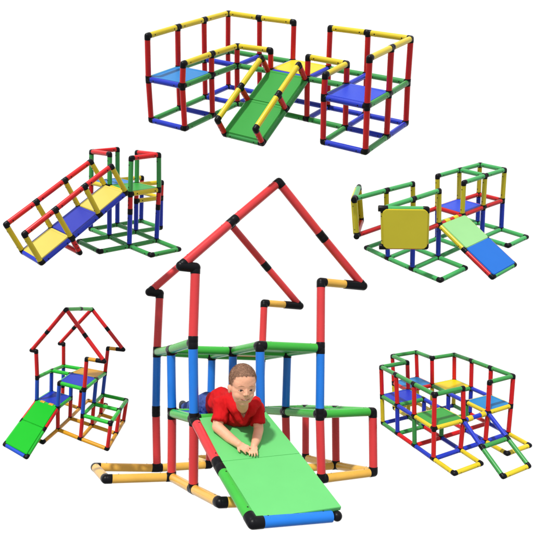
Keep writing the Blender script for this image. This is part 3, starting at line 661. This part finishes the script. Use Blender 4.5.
    for i in range(15000):
        d = Vector((rng.gauss(0, 1), rng.gauss(0, 1), rng.gauss(0, 1))).normalized()
        p = Vector((c0[k] + d[k] * rr[k] for k in range(3)))
        nn = Vector((d[k] / rr[k] for k in range(3))).normalized()
        top = 12.6 - .015 * p.x ** 2 if p.z > 5 else (9.4 - (5 - p.z) * 1.35 if p.z > -3 else -1.4 - (-3 - p.z) * .6)
        h = p.y - top
        if h < -5 or rng.random() > min(1, .12 + (h + 5) * .14) or (p.z > 6 and h < -.6): continue
        L = (.35 + .5 * rng.random()) * (1 if h > 0 else .5)
        lean = Vector((rng.uniform(-.5, .5), rng.uniform(-.3, .3), rng.uniform(-.1, .7)))
        t = (nn + lean * .8).normalized(); sd = t.cross(nn + Vector((.01, .02, 0))).normalized() * .12
        a, b, e = p - sd - nn * .1, p + sd - nn * .1, p + t * L
        f = bm.faces.new([bm.verts.new(hp(*v)) for v in (a, b, e)])
        f.material_index = rng.choice((0, 0, 1, 2))
    part('hair_bristles', bm, [hairm, plastic('light_brown_hair', srgb(172, 138, 112), rough=.6, var=.1), plastic('dark_brown_hair', srgb(100, 72, 58), rough=.6, var=.1)], body, smooth=False)
    # clipped sides, the scalp showing through
    fade = plastic('clipped_side_hair', srgb(160, 118, 96), rough=.8, spec=.2, var=.12, bump=.001, scale=90)
    bm = bmesh.new(); hb(bm, 0, 6.5, -2.55, 13.04, 14.43, 15.54)
    bmesh.ops.subdivide_edges(bm, edges=bm.edges[:], cuts=2, use_grid_fill=True)
    dele = []
    for f in bm.faces:
        p = hi @ (f.calc_center_median() - hc) / q
        line = 30 if p.z > 6.5 else (9.0 - (6.5 - p.z) * 1.9 if p.z > 0 else -4.2)
        line += noise.noise(p * .8) * .6
        if p.y < line or p.y > 13: dele.append(f)
    bmesh.ops.delete(bm, geom=dele, context='FACES')
    part('side_hair', bm, fade, body)
    # --- shirt: chest, back, two short sleeves
    bm = bmesh.new()
    blob(bm, cp(238.5, 414, 7.86), (20.5 * q, 17 * q, 13.5 * q))
    chain(bm, [cp(224, 404.5, 7.85), cp(241, 409.5, 7.88), cp(254, 407.5, 7.86)], [10.0 * q, 10.5 * q, 8.8 * q])
    chain(bm, [cp(232, 409, 7.9), cp(222, 403.5, 8.22), cp(217.5, 404, 8.42)], [17.0 * q, 17.5 * q, 15.0 * q])
    chain(bm, [cp(226, 398, 7.95), cp(230.5, 402, 7.70), cp(235, 409, 7.58), cp(243.5, 419.5, 7.62), cp(252, 409, 7.58), cp(255.5, 402, 7.72)], [6 * q, 6.4 * q, 6.0 * q, 5.0 * q, 5.6 * q, 5.8 * q])
    for pts, r0, r1, k in ((arms[0][0], 8.6, 8.4, .78), (arms[1][0], 8.2, 7.8, .74)):
        a, b = pts[0], pts[0].lerp(pts[1], k); d = (b - a).normalized(); _, s, t = frame(d)
        blob(bm, a, (r0 * 1.08 * q,) * 3)
        loft(bm, [ring(bm, a + d * z, s, t, r, 20) for z, r in ((-3 * q, 5 * q), (0, r0 * q), ((b - a).length * .6, r1 * q), ((b - a).length, (r1 + .3) * q))])
    def wr(p):
        f = noise.noise(Vector((p.x * 26, p.y * 10, p.z * 20))) * 1.3 * q
        g = noise.ridged_multi_fractal(Vector((p.x * 16 + p.z * 9, p.y * 7, p.z * 7)), 1, 2, 2, 1, 2)
        return f * 1.1 + (g - 0.8) * 1.5 * q + (noise.noise(Vector((p.x * 70, p.y * 30, p.z * 50))) + .2) * .5 * q
    shirt = fuse('shirt', bm, .0034, cloth, body, passes=3, ripple=wr)
    # V neck: skin wedge and the collar band that edges it
    bm = bmesh.new()
    sbv = BVHTree.FromPolygons([v.co for v in shirt.data.vertices], [p.vertices[:] for p in shirt.data.polygons])
    def sfc(u, v):
        dr = cp(u, v, 1).normalized(); h = sbv.ray_cast(cp(u, v, 5.5), dr)
        return h[0] if h[0] else cp(u, v, 7.6)
    pts = [(237.0, 406.5), (238.6, 411), (241, 415.5), (243.8, 419.6), (246.0, 415.0), (247.8, 411), (249.0, 406.5)]
    rim = [sfc(u, v) for u, v in pts]
    n0 = Vector((0, -1, .15)).normalized()
    ctr = [sfc(242.8, v) + n0 * 1.1 * q for v in (406.5, 409, 412.5)]
    vr = [bm.verts.new(p + n0 * 1.0 * q) for p in rim]; vc = [bm.verts.new(p) for p in ctr]
    for f in ((0, 1, 'c1', 'c0'), (1, 2, 'c2', 'c1'), (2, 3, 'c2'), (3, 4, 'c2'), (4, 5, 'c1', 'c2'), (5, 6, 'c0', 'c1')):
        bm.faces.new([vr[i] if isinstance(i, int) else vc[int(i[1])] for i in f])
    bmesh.ops.solidify(bm, geom=bm.faces[:], thickness=.6 * q)
    part('throat', bm, skin, body)
    bm = bmesh.new(); chain(bm, [p + n0 * .7 * q for p in rim], [.8 * q] * 7); part('collar', bm, cloth, shirt)
    # --- jeans and shoes
    bm = bmesh.new()
    chain(bm, [cp(213, 405, 8.45), cp(206, 405, 8.62)], [14 * q, 13.5 * q])
    chain(bm, [cp(206, 402, 8.6), cp(197, 406.5, 8.95), cp(186, 407.5, 9.35)], [11.5 * q, 9 * q, 6.5 * q])
    chain(bm, [cp(213, 405, 8.7), cp(206, 407, 9.05), cp(196, 408, 9.4)], [11 * q, 8.5 * q, 6 * q])
    fuse('jeans', bm, .004, denim, body, passes=3, ripple=lambda p: (noise.noise(p * 38) * 1.2 + noise.noise(p * 90) * .5) * q)
    for a in (cp(183.5, 407, 9.42), cp(194, 408.5, 9.5)):
        bm = bmesh.new(); chain(bm, [a, a + Vector((-.012, .05, .006))], [6.0 * q, 5.0 * q]); chain(bm, [a, a + Vector((-.008, .02, -.02))], [5.6 * q, 4 * q])
        fuse('shoe', bm, .004, shoe, body)
build_boy()
